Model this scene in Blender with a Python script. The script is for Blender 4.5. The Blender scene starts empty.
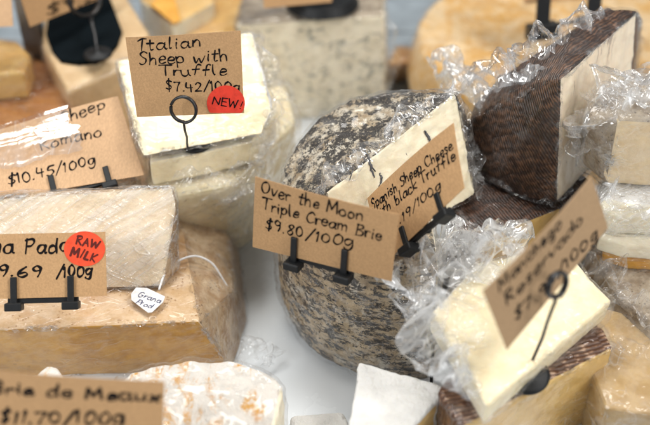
import bpy, bmesh, math, random
from mathutils import Vector, noise, Matrix
random.seed(7)
S = bpy.context.scene
COL = S.collection
R = math.radians

# ------------------------------------------------------------------ camera
CAM = Vector((0, -.52, .476)); PITCH = R(38)
FW = Vector((0, math.cos(PITCH), -math.sin(PITCH))); RT = Vector((1, 0, 0)); UP = RT.cross(FW)
def ray(px, py): return FW + RT*((px-325)/1000) - UP*((py-212.5)/1000)
def PZ(px, py, z): d = ray(px, py); return CAM + d*((z-CAM.z)/d.z)
def PY(px, py, y): d = ray(px, py); return CAM + d*((y-CAM.y)/d.y)
def PD(px, py, dep): return CAM + ray(px, py)*dep
def PP(px, py, p0, n): d = ray(px, py); return CAM + d*((p0-CAM).dot(n)/d.dot(n))
cd = bpy.data.cameras.new('camera'); cam = bpy.data.objects.new('camera', cd); COL.objects.link(cam)
cam.location = CAM; cam.rotation_euler = (math.pi/2-PITCH, 0, 0)
cd.sensor_width = 36; cd.sensor_fit = 'HORIZONTAL'; cd.lens = 36*1000/650
cd.clip_start = .01; cd.clip_end = 50
cd.dof.use_dof = True; cd.dof.focus_distance = .606; cd.dof.aperture_fstop = 4.0; cd.dof.aperture_blades = 9
S.camera = cam

# ------------------------------------------------------------------ object helpers
def thing(name, label, cat, loc, group=None):
    o = bpy.data.objects.new(name, None); COL.objects.link(o); o.location = loc
    o.empty_display_size = .01
    o['label'] = label; o['category'] = cat
    if group: o['group'] = group
    return o
def link(name, bm, mat, root, smooth=True, label=None):
    """bm is in world coordinates; stored relative to its thing's base"""
    top = root
    off = Vector(top.location)
    while top.parent:
        top = top.parent; off += Vector(top.location)
    bmesh.ops.translate(bm, verts=bm.verts, vec=-off)
    me = bpy.data.meshes.new(name); bm.to_mesh(me); bm.free()
    me.materials.append(mat)
    if smooth:
        for p in me.polygons: p.use_smooth = True
    o = bpy.data.objects.new(name, me); COL.objects.link(o); o.parent = root
    if label: o['label'] = label
    return o

# ------------------------------------------------------------------ node helpers
class N:
    def __init__(s, name):
        s.m = bpy.data.materials.new(name); s.m.use_nodes = True
        s.t = s.m.node_tree; s.t.nodes.clear()
        s.out = s.t.nodes.new('ShaderNodeOutputMaterial')
        s.tc = s.t.nodes.new('ShaderNodeTexCoord').outputs['Object']
    def n(s, typ, ins=None, **kw):
        x = s.t.nodes.new(typ)
        for k, v in kw.items(): setattr(x, k, v)
        for k, v in (ins or {}).items(): s.set(x.inputs[k], v)
        return x
    def set(s, sock, v):
        if isinstance(v, bpy.types.NodeSocket): s.t.links.new(v, sock)
        else: sock.default_value = v
    def noise(s, scale, detail=4, rough=.55, vec=None, dist=0):
        return s.n('ShaderNodeTexNoise', {'Vector': vec or s.tc, 'Scale': scale, 'Detail': detail, 'Roughness': rough, 'Distortion': dist}).outputs[0]
    def vor(s, scale, vec=None, feature='F1', out=0, rnd=1):
        return s.n('ShaderNodeTexVoronoi', {'Vector': vec or s.tc, 'Scale': scale, 'Randomness': rnd}, feature=feature).outputs[out]
    def map(s, rot=(0,0,0), scale=(1,1,1), vec=None, loc=(0,0,0)):
        return s.n('ShaderNodeMapping', {'Vector': vec or s.tc, 'Rotation': rot, 'Scale': scale, 'Location': loc}).outputs[0]
    def along(s, axis, k):
        a = Vector(axis).normalized(); e1 = a.orthogonal().normalized(); e2 = a.cross(e1)
        x = s.n('ShaderNodeCombineXYZ', {0: s.dot(tuple(e1)), 1: s.dot(tuple(e2)), 2: s.math('MULTIPLY', s.dot(tuple(a)), k)})
        return x.outputs[0]
    def rng(s, v, a, b, c=0, d=1, smooth=True):
        return s.n('ShaderNodeMapRange', {0: v, 1: a, 2: b, 3: c, 4: d}, interpolation_type='SMOOTHSTEP' if smooth else 'LINEAR').outputs[0]
    def math(s, op, a, b=0, c=0):
        return s.n('ShaderNodeMath', {0: a, 1: b, 2: c}, operation=op).outputs[0]
    def mix(s, f, a, b):
        x = s.n('ShaderNodeMix', data_type='RGBA')
        s.set(x.inputs[0], f)
        for i, v in ((6, a), (7, b)):
            s.set(x.inputs[i], v if isinstance(v, bpy.types.NodeSocket) else (*v, 1) if len(v) == 3 else v)
        return x.outputs[2]
    def dot(s, d): return s.n('ShaderNodeVectorMath', {0: s.tc, 1: d}, operation='DOT_PRODUCT').outputs['Value']
    def bump(s, h, strength=.4, dist=.001, normal=None):
        i = {'Height': h, 'Strength': strength, 'Distance': dist}
        if normal: i['Normal'] = normal
        return s.n('ShaderNodeBump', i).outputs[0]
    def pbsdf(s, col, rough=.5, normal=None, sss=0, sssr=(.006,.004,.002), spec=.5, coat=0, coatr=.15, metal=0):
        p = s.n('ShaderNodeBsdfPrincipled')
        s.set(p.inputs['Base Color'], col if isinstance(col, bpy.types.NodeSocket) else (*col, 1))
        s.set(p.inputs['Roughness'], rough); p.inputs['Specular IOR Level'].default_value = spec
        p.inputs['Metallic'].default_value = metal
        if normal: s.set(p.inputs['Normal'], normal)
        if sss:
            p.inputs['Subsurface Weight'].default_value = sss; p.inputs['Subsurface Radius'].default_value = sssr
            p.inputs['Subsurface Scale'].default_value = 1
        if coat: p.inputs['Coat Weight'].default_value = coat; p.inputs['Coat Roughness'].default_value = coatr
        s.t.links.new(p.outputs[0], s.out.inputs[0]); return s.m

# ------------------------------------------------------------------ materials
def paste(name, c1, c2, sss=.25, rough=.42, bumpy=.25, scale=90, crack=0, crackcol=(.1,.08,.07), eyes=0):
    k = N(name)
    a = k.noise(scale, 5, .6); b = k.noise(25, 3)
    col = k.mix(k.rng(a, .35, .68), c1, c2)
    col = k.mix(k.math('MULTIPLY', k.rng(b, .45, .7), .35), col, tuple(x*.82 for x in c2))
    h = k.math('ADD', k.math('MULTIPLY', a, .6), k.noise(420, 3))
    if crack:
        st = k.map((.1,.15,.3), (1,1,.28)); 
        f = k.math('MULTIPLY', k.rng(k.noise(110, 6, .72, st, .5), .555, .64), k.rng(k.noise(26, 3), .42, .58))
        f = k.math('MAXIMUM', f, k.math('MULTIPLY', k.rng(k.noise(60, 3, .6, k.map((.05,.1,0), (1,1,.06))), .5, .75), .35))
        col = k.mix(k.math('MULTIPLY', f, crack), col, crackcol)
    if eyes:
        v = k.vor(150); f = k.math('MULTIPLY', k.rng(v, .12, .22, 1, 0), k.rng(k.noise(60), .5, .6))
        col = k.mix(k.math('MULTIPLY', f, eyes), col, tuple(x*.55 for x in c2)); h = k.math('SUBTRACT', h, f)
    return k.pbsdf(col, rough, k.bump(h, bumpy, .0012), sss=sss)

def mat_speckle(name='speckled_rind', t1=.495, t2=.555, light=(.62,.50,.33), sx=2.6, fq=1):
    k = N(name)
    st = k.map((.06,.04,0), (1, 1, sx))
    base = k.mix(k.rng(k.noise(140, 6, .7), .35, .65), light, (.36,.26,.15))
    base = k.mix(k.rng(k.noise(55, 5, .65, k.map(loc=(2,5,1))), .5, .66), base, (.70,.64,.53))
    big = k.noise(62*fq, 9, .74, st, .25)
    mid = k.noise(150*fq, 7, .75, k.map((0,0,0),(1,1,1.9),loc=(1,1,3)))
    grain = k.noise(520, 4, .7)
    zone = k.math('MULTIPLY', k.math('SUBTRACT', k.noise(20, 3, .5, k.map((0,.1,0),(1,1,1.8),loc=(.3,.2,.7))), .5), .20)
    big = k.math('ADD', big, zone)
    m1 = k.math('MULTIPLY', k.rng(big, t1-.006, t1+.045), k.rng(grain, .33, .47))
    m2 = k.math('MULTIPLY', k.rng(mid, t2, t2+.05), k.rng(k.noise(30, 3), .40, .55))
    dark = k.math('MAXIMUM', k.math('MAXIMUM', m1, m2), k.rng(k.noise(420, 3), .64, .69))
    tone = k.mix(k.rng(grain, .4, .7), (.010,.009,.009), (.085,.07,.058))
    h = k.math('ADD', k.math('ADD', k.noise(70, 7, .7, st), k.math('MULTIPLY', mid, .7)), k.math('MULTIPLY', grain, .35))
    return k.pbsdf(k.mix(dark, base, tone), .6, k.bump(h, .8, .0035))

def weave(name, u, v, f=560, cw=.0085, lo=(.026,.0115,.0065), hi=(.185,.092,.048), pale=0):
    k = N(name)
    wv_ = k.n('ShaderNodeTexNoise', {'Vector': k.tc, 'Scale': 42, 'Detail': 3}).outputs[1]
    sep = k.n('ShaderNodeSeparateColor', {0: wv_})
    wob1 = k.math('MULTIPLY', k.math('SUBTRACT', sep.outputs[0], .5), .0035); wob2 = k.math('MULTIPLY', k.math('SUBTRACT', sep.outputs[1], .5), .004)
    U = k.math('ADD', k.dot(u), wob1); V = k.math('ADD', k.dot(v), wob2)
    ci = k.math('FLOOR', k.math('DIVIDE', V, cw))
    jit = k.n('ShaderNodeTexWhiteNoise', {'W': ci}, noise_dimensions='1D').outputs['Value']
    ph = k.math('MULTIPLY', jit, 3.2)
    s = k.math('SINE', k.math('ADD', k.math('MULTIPLY', k.math('ADD', U, 0), f*2*math.pi), ph))
    ri = k.math('FLOOR', k.math('MULTIPLY', U, f/2))
    jr = k.n('ShaderNodeTexWhiteNoise', {'W': ri}, noise_dimensions='1D').outputs['Value']
    sv = k.math('SINE', k.math('ADD', k.math('MULTIPLY', V, f*.33*2*math.pi), k.math('MULTIPLY', jr, 6.3)))
    s = k.math('ADD', k.math('MULTIPLY', s, .75), k.math('MULTIPLY', sv, .5))
    edge = k.math('ABSOLUTE', k.math('SUBTRACT', k.math('FRACT', k.math('DIVIDE', V, cw)), .5))
    h = k.math('SUBTRACT', k.math('MULTIPLY', s, .5), k.math('MULTIPLY', k.rng(edge, .38, .5), .22))
    br = k.noise(190, 6, .7); worn = k.noise(48, 5, .65)
    hh = k.math('ADD', k.math('MULTIPLY', k.rng(h, -.7, .6), k.rng(worn, .35, .6, .45, 1)), k.math('MULTIPLY', k.math('SUBTRACT', br, .5), 2.3))
    col = k.mix(k.rng(hh, .15, 1.15), lo, hi)
    col = k.mix(k.math('MULTIPLY', k.rng(k.noise(35, 5, .65), .5, .72), .6), col, tuple(x*.5 for x in lo))
    col = k.mix(k.math('MULTIPLY', k.rng(k.noise(75, 6, .7, k.map(loc=(4,2,7))), .58, .72), .35), col, tuple(min(1,x*1.7) for x in hi))
    if pale: col = k.mix(k.math('MULTIPLY', k.rng(hh, .6, 1.1), pale), col, (.66,.47,.34))
    return k.pbsdf(col, .42, k.bump(k.math('ADD', h, k.math('MULTIPLY', br, 1.3)), .65, .0008), coat=.18)

def mat_tanrind(name='tan_rind', a=(.55,.35,.17), b=(.70,.52,.34), dots=(.42,.20,.07)):
    k = N(name)
    col = k.mix(k.rng(k.noise(75, 6, .65), .35, .65), a, b)
    col = k.mix(k.math('MULTIPLY', k.rng(k.noise(30, 4), .5, .68), .5), col, dots)
    d = k.math('MULTIPLY', k.rng(k.vor(420), .16, .3, 1, 0), k.rng(k.noise(90), .47, .6))
    col = k.mix(k.math('MULTIPLY', d, .75), col, dots)
    h = k.math('ADD', k.noise(160, 6, .7), k.math('MULTIPLY', d, -.6))
    return k.pbsdf(col, .5, k.bump(h, .7, .0016), sss=.08)

def mat_bloom(name, orange=1.0, white=(.74,.70,.64), oc=((.62,.33,.08), (.66,.42,.25)), lo=.49, scale=1):
    k = N(name)
    w = k.mix(k.rng(k.noise(90*scale, 5), .4, .7), white, tuple(x*.88 for x in white))
    if orange:
        st = k.map((0,0,.5), (1.7,.75,1))
        p = k.math('MULTIPLY', k.rng(k.noise(44*scale, 7, .7, st, .8), lo, lo+.12), k.rng(k.noise(170*scale, 5, .7), .36, .55))
        o = k.mix(k.rng(k.noise(60*scale), .4, .65), *oc)
        w = k.mix(k.math('MULTIPLY', p, orange), w, o)
        g = k.math('MULTIPLY', k.rng(k.noise(70*scale, 6, .7, k.map((.2,.4,.1),(1,1,1),loc=(3,2,1))), .52, .6), .45)
        w = k.mix(g, w, tuple(x*.72 for x in white))
    h = k.math('ADD', k.noise(60, 7, .7), k.math('MULTIPLY', k.noise(380, 4), .5))
    return k.pbsdf(w, .75, k.bump(h, .9, .003), sss=.06, spec=.2)

def mat_blue():
    k = N('blue_veined_paste')
    w = k.mix(k.rng(k.noise(80, 5), .35, .7), (.82,.74,.57), (.74,.65,.48))
    st = k.map((0,0,0), (.9,.9,1.3))
    f = k.math('MULTIPLY', k.rng(k.noise(170, 5, .6, st, .8), .53, .64), k.rng(k.noise(40, 2), .38, .52))
    f2 = k.rng(k.noise(150, 3, .5, st), .65, .72)
    w = k.mix(k.math('MULTIPLY', f, .72), w, (.19,.21,.19)); w = k.mix(k.math('MULTIPLY', f2, .7), w, (.26,.25,.19))
    return k.pbsdf(w, .45, k.bump(k.math('SUBTRACT', k.noise(90, 5), f), .5, .002), sss=.15)

def mat_kraft(name, c=(.50,.300,.145)):
    k = N(name)
    fib = k.noise(900, 3, .7, k.map((.3,.2,.9), (1,.25,1)))
    col = k.mix(k.rng(fib, .3, .75), tuple(x*.86 for x in c), tuple(min(1,x*1.1) for x in c))
    col = k.mix(k.math('MULTIPLY', k.rng(k.noise(2600, 2), .62, .7), .4), col, tuple(x*.55 for x in c))
    col = k.mix(k.math('MULTIPLY', k.rng(k.noise(40, 3), .5, .75), .25), col, tuple(x*.85 for x in c))
    return k.pbsdf(col, .75, k.bump(fib, .12, .0004), spec=.25)

def mat_flat(name, c, rough=.5, spec=.5, n=0, metal=0, coat=0):
    k = N(name)
    if n:
        col = k.mix(k.rng(k.noise(n, 4), .35, .7), c, tuple(x*.8 for x in c))
        return k.pbsdf(col, rough, k.bump(k.noise(n*4, 3), .15, .0006), spec=spec, metal=metal, coat=coat)
    return k.pbsdf(c, rough, spec=spec, metal=metal, coat=coat)

def mat_film(name, veil=.04, scale=1.0, rot=(.3,.5,.8), stretch=(1,1,.22), strength=.55, refl=(.03,.6), dist=.0022, veilcol=(.93,.95,.97), rough=.10, streak=.25):
    k = N(name)
    w = k.along(rot, stretch[2]); w2 = k.along((rot[0], -rot[2], -rot[1]-.1), stretch[2])
    rid = lambda v: k.math('SUBTRACT', 1, k.math('MULTIPLY', k.math('ABSOLUTE', k.math('SUBTRACT', v, .5)), 4))
    a = rid(k.noise(110*scale, 3, .5, w, .1)); b = rid(k.noise(170*scale, 2, .5, w2, .1)); c = k.noise(45*scale, 3, .5)
    s1 = rid(k.noise(170*scale, 1, .4, k.along((rot[0], rot[1]+.35, rot[2]), .03), .05))
    s2 = rid(k.noise(150*scale, 1, .4, k.along((rot[0], -rot[1], -rot[2]+.3), .035), .05))
    sk = k.math('MULTIPLY', k.math('MAXIMUM', k.rng(s1, .88, 1), k.rng(s2, .90, 1)), k.rng(k.noise(30, 2), .42, .6))
    h = k.math('ADD', k.math('ADD', k.math('ADD', a, k.math('MULTIPLY', b, .55)), k.math('MULTIPLY', c, 1.2)), k.math('MULTIPLY', sk, .6))
    nb = k.bump(h, strength, dist)
    lw = k.n('ShaderNodeLayerWeight', {'Blend': .28, 'Normal': nb})
    f = k.rng(lw.outputs['Facing'], .15, .95, refl[0], refl[1], False)
    gl = k.n('ShaderNodeBsdfGlossy', {'Color': (1,1,1,1), 'Roughness': rough, 'Normal': nb})
    tr = k.n('ShaderNodeBsdfTransparent', {'Color': (.995,.995,.995,1)})
    df = k.n('ShaderNodeBsdfDiffuse', {'Color': (*veilcol, 1), 'Normal': nb})
    tl = k.n('ShaderNodeBsdfTranslucent', {'Color': (*veilcol, 1), 'Normal': nb})
    vd = k.n('ShaderNodeMixShader', {0: .5, 1: df.outputs[0], 2: tl.outputs[0]})
    vf = k.math('ADD', k.math('MULTIPLY', k.rng(a, .6, 1, .08, 1.8), veil), k.math('MULTIPLY', sk, streak))
    m1 = k.n('ShaderNodeMixShader', {0: vf, 1: tr.outputs[0], 2: vd.outputs[0]})
    m2 = k.n('ShaderNodeMixShader', {0: f, 1: m1.outputs[0], 2: gl.outputs[0]})
    k.t.links.new(m2.outputs[0], k.out.inputs[0]); return k.m

M = {}
M['cream'] = paste('cream_paste', (.86,.79,.62), (.80,.71,.53))
M['cream_truffle'] = paste('cream_paste_truffle', (.90,.81,.60), (.85,.74,.52), crack=.0)
M['truffle_cut'] = paste('truffle_paste', (.90,.78,.60), (.84,.70,.52), crack=.75, crackcol=(.24,.17,.14))
M['pale'] = paste('pale_yellow_paste', (.88,.77,.53), (.82,.69,.44), eyes=.25)
M['ivory'] = paste('ivory_paste', (.86,.76,.52), (.81,.68,.43))
M['amber'] = paste('amber_paste', (.62,.34,.075), (.48,.24,.045), eyes=.3)
M['straw'] = paste('straw_paste', (.72,.48,.17), (.62,.39,.12), eyes=.3)
M['ochre'] = paste('ochre_paste', (.70,.48,.20), (.60,.38,.13))
M['grana'] = paste('grana_paste', (.88,.75,.57), (.82,.66,.46), bumpy=.5, scale=60)
M['beige'] = paste('beige_paste', (.62,.45,.26), (.54,.37,.20))
M['yellow'] = paste('golden_rind', (.78,.53,.22), (.70,.44,.15), scale=40)
M['golden'] = mat_bloom('golden_bloomed_rind', .95, (.76,.56,.32), ((.64,.36,.10), (.60,.33,.09)), .40, .45)
M['tanpaste'] = paste('tan_paste', (.46,.315,.145), (.37,.24,.10))
M['ochre_pale'] = paste('straw_cut_paste', (.78,.62,.40), (.70,.53,.31))
M['orange'] = paste('orange_paste', (.75,.40,.08), (.66,.32,.05))
M['orange_rind'] = mat_tanrind('orange_brown_rind', (.50,.25,.07), (.62,.37,.13), (.27,.11,.035))
M['brownwood'] = mat_tanrind('amber_brown_rind', (.30,.11,.022), (.38,.16,.035), (.15,.05,.01))
M['speckle'] = mat_speckle('speckled_rind_banded', .49, .55, (.64,.50,.32), 2.4, 1.45); M['speckle_top'] = mat_speckle('speckled_rind_black', .46, .51, (.74,.65,.50), 1.2, 1.45)
M['tan'] = mat_tanrind()
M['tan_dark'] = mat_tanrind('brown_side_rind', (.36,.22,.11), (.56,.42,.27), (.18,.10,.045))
M['greyrind'] = mat_tanrind('grey_brown_rind', (.22,.165,.11), (.42,.35,.26), (.08,.06,.045))
M['goldrind'] = mat_tanrind('gold_rind', (.60,.34,.09), (.68,.44,.16), (.42,.20,.05))
M['bloom'] = mat_bloom('white_orange_bloom'); M['white'] = mat_bloom('white_bloom', 0, (.78,.765,.73))
M['blue'] = mat_blue()
M['kraft'] = mat_kraft('kraft_card'); M['kraft_pale'] = mat_kraft('kraft_card_pale', (.58,.37,.21))
M['kraft_dull'] = mat_kraft('kraft_card_dull', (.41,.27,.15))
M['ink'] = mat_flat('black_marker', (.007,.006,.007), .8, .1)
M['ink_red'] = mat_flat('dark_red_marker', (.10,.012,.008), .5, .3)
M['ink_blue'] = mat_flat('blue_pen', (.05,.06,.14), .5, .3)
M['red'] = mat_flat('red_sticker', (.80,.055,.028), .4, .4, 300)
M['redor'] = mat_flat('orange_red_sticker', (.86,.085,.03), .4, .4, 300)
M['plastic'] = mat_flat('black_plastic', (.010,.011,.012), .48, .3, 400)
M['wire'] = mat_flat('black_wire', (.012,.012,.013), .3, .5, 500)
M['blacklabel'] = mat_flat('black_wax', (.004,.007,.009), .8, .05, 60)
M['paper'] = mat_flat('white_paper', (.82,.81,.80), .7, .2, 300)
M['steel'] = mat_flat('brushed_steel', (.26,.29,.33), .38, .5, 90, .7)
M['film'] = mat_film('cling_film', .07, .7, (.8,.5,.5), strength=.4, refl=(.03,.65))
M['film_soft'] = mat_film('cling_film_smooth', .02, .6, (1,-.5,.35), (1,1,.2), .25, (.02,.42), streak=.16)
M['film_wide'] = mat_film('cling_film_pulled', .05, .5, (.4,.8,-.6), (1,1,.06), .4, (.025,.5), streak=.30)
M['film_sheet'] = mat_film('cling_film_gathered', .26, .55, (.7,.6,.2), (1,1,.12), .35, (.07,.85), rough=.08, streak=.45)
M['film_dark'] = mat_film('cling_film_over_dark_rind', .010, .6, (.9,.2,.6), (1,1,.3), .3, (.010,.25), streak=.08)
M['film_busy'] = mat_film('cling_film_stretched', .22, 1.0, (1,.42,.52), (1,1,.12), .65, (.03,.6), streak=.18)
M['film_crumple'] = mat_film('cling_film_crumpled', .17, .7, (.2,.7,.4), (1,1,.3), .25, (.08,.95), rough=.06, streak=.25)

# ------------------------------------------------------------------ cheese chunks
def hull_bm(pts):
    bm = bmesh.new()
    for p in pts: bm.verts.new(p)
    r = bmesh.ops.convex_hull(bm, input=bm.verts)
    junk = [g for g in set(r['geom_interior'] + r['geom_unused']) if isinstance(g, bmesh.types.BMVert) and g.is_valid]
    if junk: bmesh.ops.delete(bm, geom=junk, context='VERTS')
    bmesh.ops.dissolve_limit(bm, angle_limit=R(3), verts=bm.verts, edges=bm.edges)
    bmesh.ops.recalc_face_normals(bm, faces=bm.faces)
    return bm
def refine(bm, L, rounds=7):
    bmesh.ops.triangulate(bm, faces=bm.faces)
    for _ in range(rounds):
        es = [e for e in bm.edges if e.calc_length() > L]
        if not es: break
        bmesh.ops.subdivide_edges(bm, edges=es, cuts=1, use_grid_fill=False)
        bmesh.ops.triangulate(bm, faces=[f for f in bm.faces if len(f.verts) > 3])
def wob(bm, amp, sc, seed=0, ridged=False):
    bm.normal_update()
    o = Vector((seed*3.1, seed*1.7, seed*.9))
    for v, n in [(v, v.normal.copy()) for v in bm.verts]:
        p = v.co/sc + o
        d = noise.noise(p) + .5*noise.noise(p*2.3) + .25*noise.noise(p*5.1)
        v.co += n*(amp*d)
def split(bm, idx):
    b2 = bm.copy()
    bmesh.ops.delete(b2, geom=[f for f in b2.faces if f.material_index != idx], context='FACES')
    for f in b2.faces: f.material_index = 0
    return b2
def chunk(name, label, pts, cuts, mats, cat='cheese', bevel=.0022, L=.0042, amp=.0006, sc=.012, inset=0,
          film=None, film_off=.0012, film_amp=.0012, film_L=None, seed=1, group=None, names=('rind', 'paste'), film_skip=None, side=None):
    """cuts: list of (direction, min dot[, min height]) that mark a hull face as cut paste"""
    base = Vector((sum(p.x for p in pts)/len(pts), sum(p.y for p in pts)/len(pts), min(p.z for p in pts)))
    root = thing(name, label, cat, base, group)
    bm = hull_bm(pts)
    for f in bm.faces:
        f.material_index = 0
        for d, m in cuts:
            if f.normal.dot(Vector(d).normalized()) > m: f.material_index = 1
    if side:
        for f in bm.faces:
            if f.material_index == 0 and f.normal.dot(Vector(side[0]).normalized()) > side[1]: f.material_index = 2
    if inset:
        fs = [f for f in bm.faces if f.material_index == 1]
        r = bmesh.ops.inset_individual(bm, faces=fs, thickness=inset, use_even_offset=True)
        for f in r['faces']: f.material_index = 0
    es = [e for e in bm.edges if len(e.link_faces) == 2 and e.calc_face_angle(0) > R(24)]
    bmesh.ops.bevel(bm, geom=es, offset=bevel, segments=3, profile=.6, affect='EDGES', material=-1, clamp_overlap=True)
    refine(bm, L)
    wob(bm, amp, sc, seed); wob(bm, amp*.5, sc*.3, seed+5)
    bm.normal_update()
    if film:
        fr = random.Random(seed*7+1)
        FF = [(Vector((fr.uniform(-1,1), fr.uniform(-1,1), fr.uniform(-1,1))).normalized(), .045*(.2**(q/6))*fr.uniform(.8,1.2), fr.random()) for q in range(7)]
        fb = bm.copy()
        zmin = base.z
        if film_skip: bmesh.ops.delete(fb, geom=[f for f in fb.faces if film_skip(f)], context='FACES')
        if film_L: refine(fb, film_L, 2)
        fb.normal_update()
        o = Vector((seed*2.3, 4.1, seed))
        for v, n in [(v, v.normal.copy()) for v in fb.verts]:
            wn = noise.noise_vector(v.co/.03 + o)*.004
            hsum = 0
            for d_, lam, ph in FF:
                x_ = ((v.co+wn).dot(d_))/lam+ph; x_ -= math.floor(x_)
                hsum += (lam/.045)**.8*max(0, abs(2*x_-1)*1.6-.6)
            v.co += n*(film_off + film_amp*min(1.8, .75*hsum))
        link('film_wrap', fb, film, root)
    if side: link('side_rind', split(bm, 2), side[2], root)
    a, b = split(bm, 0), split(bm, 1); bm.free()
    for q, nm, mt in ((a, names[0], mats[0]), (b, names[1], mats[1])):
        if len(q.faces): link(nm, q, mt, root)
        else: q.free()
    return root
def prism(top, z0, slump=0):
    """top outline (world points) plus the same outline dropped to z0"""
    c = sum(top, Vector())/len(top)
    out = list(top)
    for p in top:
        q = p + (p-c)*slump; out.append(Vector((q.x, q.y, z0)))
    return out
def arc(cx, cy, r, a0, a1, z, n=24):
    return [Vector((cx+r*math.cos(R(a0+(a1-a0)*i/n)), cy+r*math.sin(R(a0+(a1-a0)*i/n)), z)) for i in range(n+1)]

def crumple(root, spine, w, h, seed, mat, n=110, m=46, amp=.011, lift=1.0, side=None, lam=(.034,.0048), soft=.15):
    """a bunched-up strip of film: a sheet folded at random creases along a spine"""
    bm = bmesh.new(); rnd = random.Random(seed)
    sp = [Vector(p) for p in spine]
    def at(t):
        x = t*(len(sp)-1); i = min(int(x), len(sp)-2); f = x-i
        p0 = sp[max(i-1,0)]; p1 = sp[i]; p2 = sp[i+1]; p3 = sp[min(i+2,len(sp)-1)]
        return .5*((2*p1)+(p2-p0)*f+(2*p0-5*p1+4*p2-p3)*f*f+(3*p1-p0-3*p2+p3)*f**3)
    o = Vector((rnd.random()*50, rnd.random()*50, rnd.random()*50))
    Ls = sum((sp[i+1]-sp[i]).length for i in range(len(sp)-1))
    def foldset(cnt, l0, l1, spread):
        out = []
        for k in range(cnt):
            lam = l0*(l1/l0)**(k/(cnt-1)); th = rnd.uniform(-spread, spread)
            out.append((math.cos(th), math.sin(th), lam*rnd.uniform(.8,1.2), rnd.random(), lam*rnd.uniform(.10,.17)))
        return out
    FN = foldset(9, lam[0], lam[1], .95); FS = foldset(6, lam[0]*.9, lam[1]*1.4, 1.2); FT = foldset(5, lam[0]*.8, lam[1]*1.6, 1.5)
    def tri(x): x = x-math.floor(x); return abs(2*x-1)*2-1
    def fsum(F, a, b_):
        h = 0
        for cx_, cy_, lam, ph, am in F:
            h += am*tri((a*cx_+b_*cy_)/lam+ph)
        return h
    def crease(t, s):
        a, b_ = t*Ls, s*w
        wn = noise.noise_vector(Vector((a/.02, b_/.02, seed*1.3)))
        a += wn.x*.0022; b_ += wn.y*.0022
        return fsum(FN, a, b_), fsum(FS, a, b_), fsum(FT, a, b_)
    grid = []
    for i in range(n+1):
        t = i/n; p = at(t); tg = (at(min(t+.02,1))-at(max(t-.02,0))).normalized()
        sd = side.normalized() if side else tg.cross(Vector((0,0,1))).normalized()
        nn = sd.cross(tg).normalized()
        if nn.z < 0: nn = -nn
        row = []
        env = math.sin(math.pi*min(1, max(0, t*.94+.03)))**.45
        for j in range(m+1):
            s = j/m*2-1
            edge = (1-abs(s)**3)
            c = crease(t, s)
            fn, fs, ft = crease(t, s)
            g_ = amp/.008*(.45+.55*edge)
            wv = w*(1+.45*noise.noise(Vector((t*7, 1, seed+2)))+.25*noise.noise(Vector((t*19, 2, seed)))*(1 if s > 0 else -1))
            pos = p + sd*(wv*s*env + fs*g_*.8) + nn*(h*(edge*lift+.25*noise.noise(Vector((t*8, s*2, seed))))*env + fn*g_) + tg*(ft*g_*.6)
            row.append(bm.verts.new(pos))
        grid.append(row)
    for i in range(n):
        for j in range(m):
            bm.faces.new((grid[i][j], grid[i+1][j], grid[i+1][j+1], grid[i][j+1]))
    bmesh.ops.smooth_vert(bm, verts=bm.verts, factor=soft, use_axis_x=True, use_axis_y=True, use_axis_z=True)
    return link('film_wrap', bm, mat, root, smooth=True)

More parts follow.
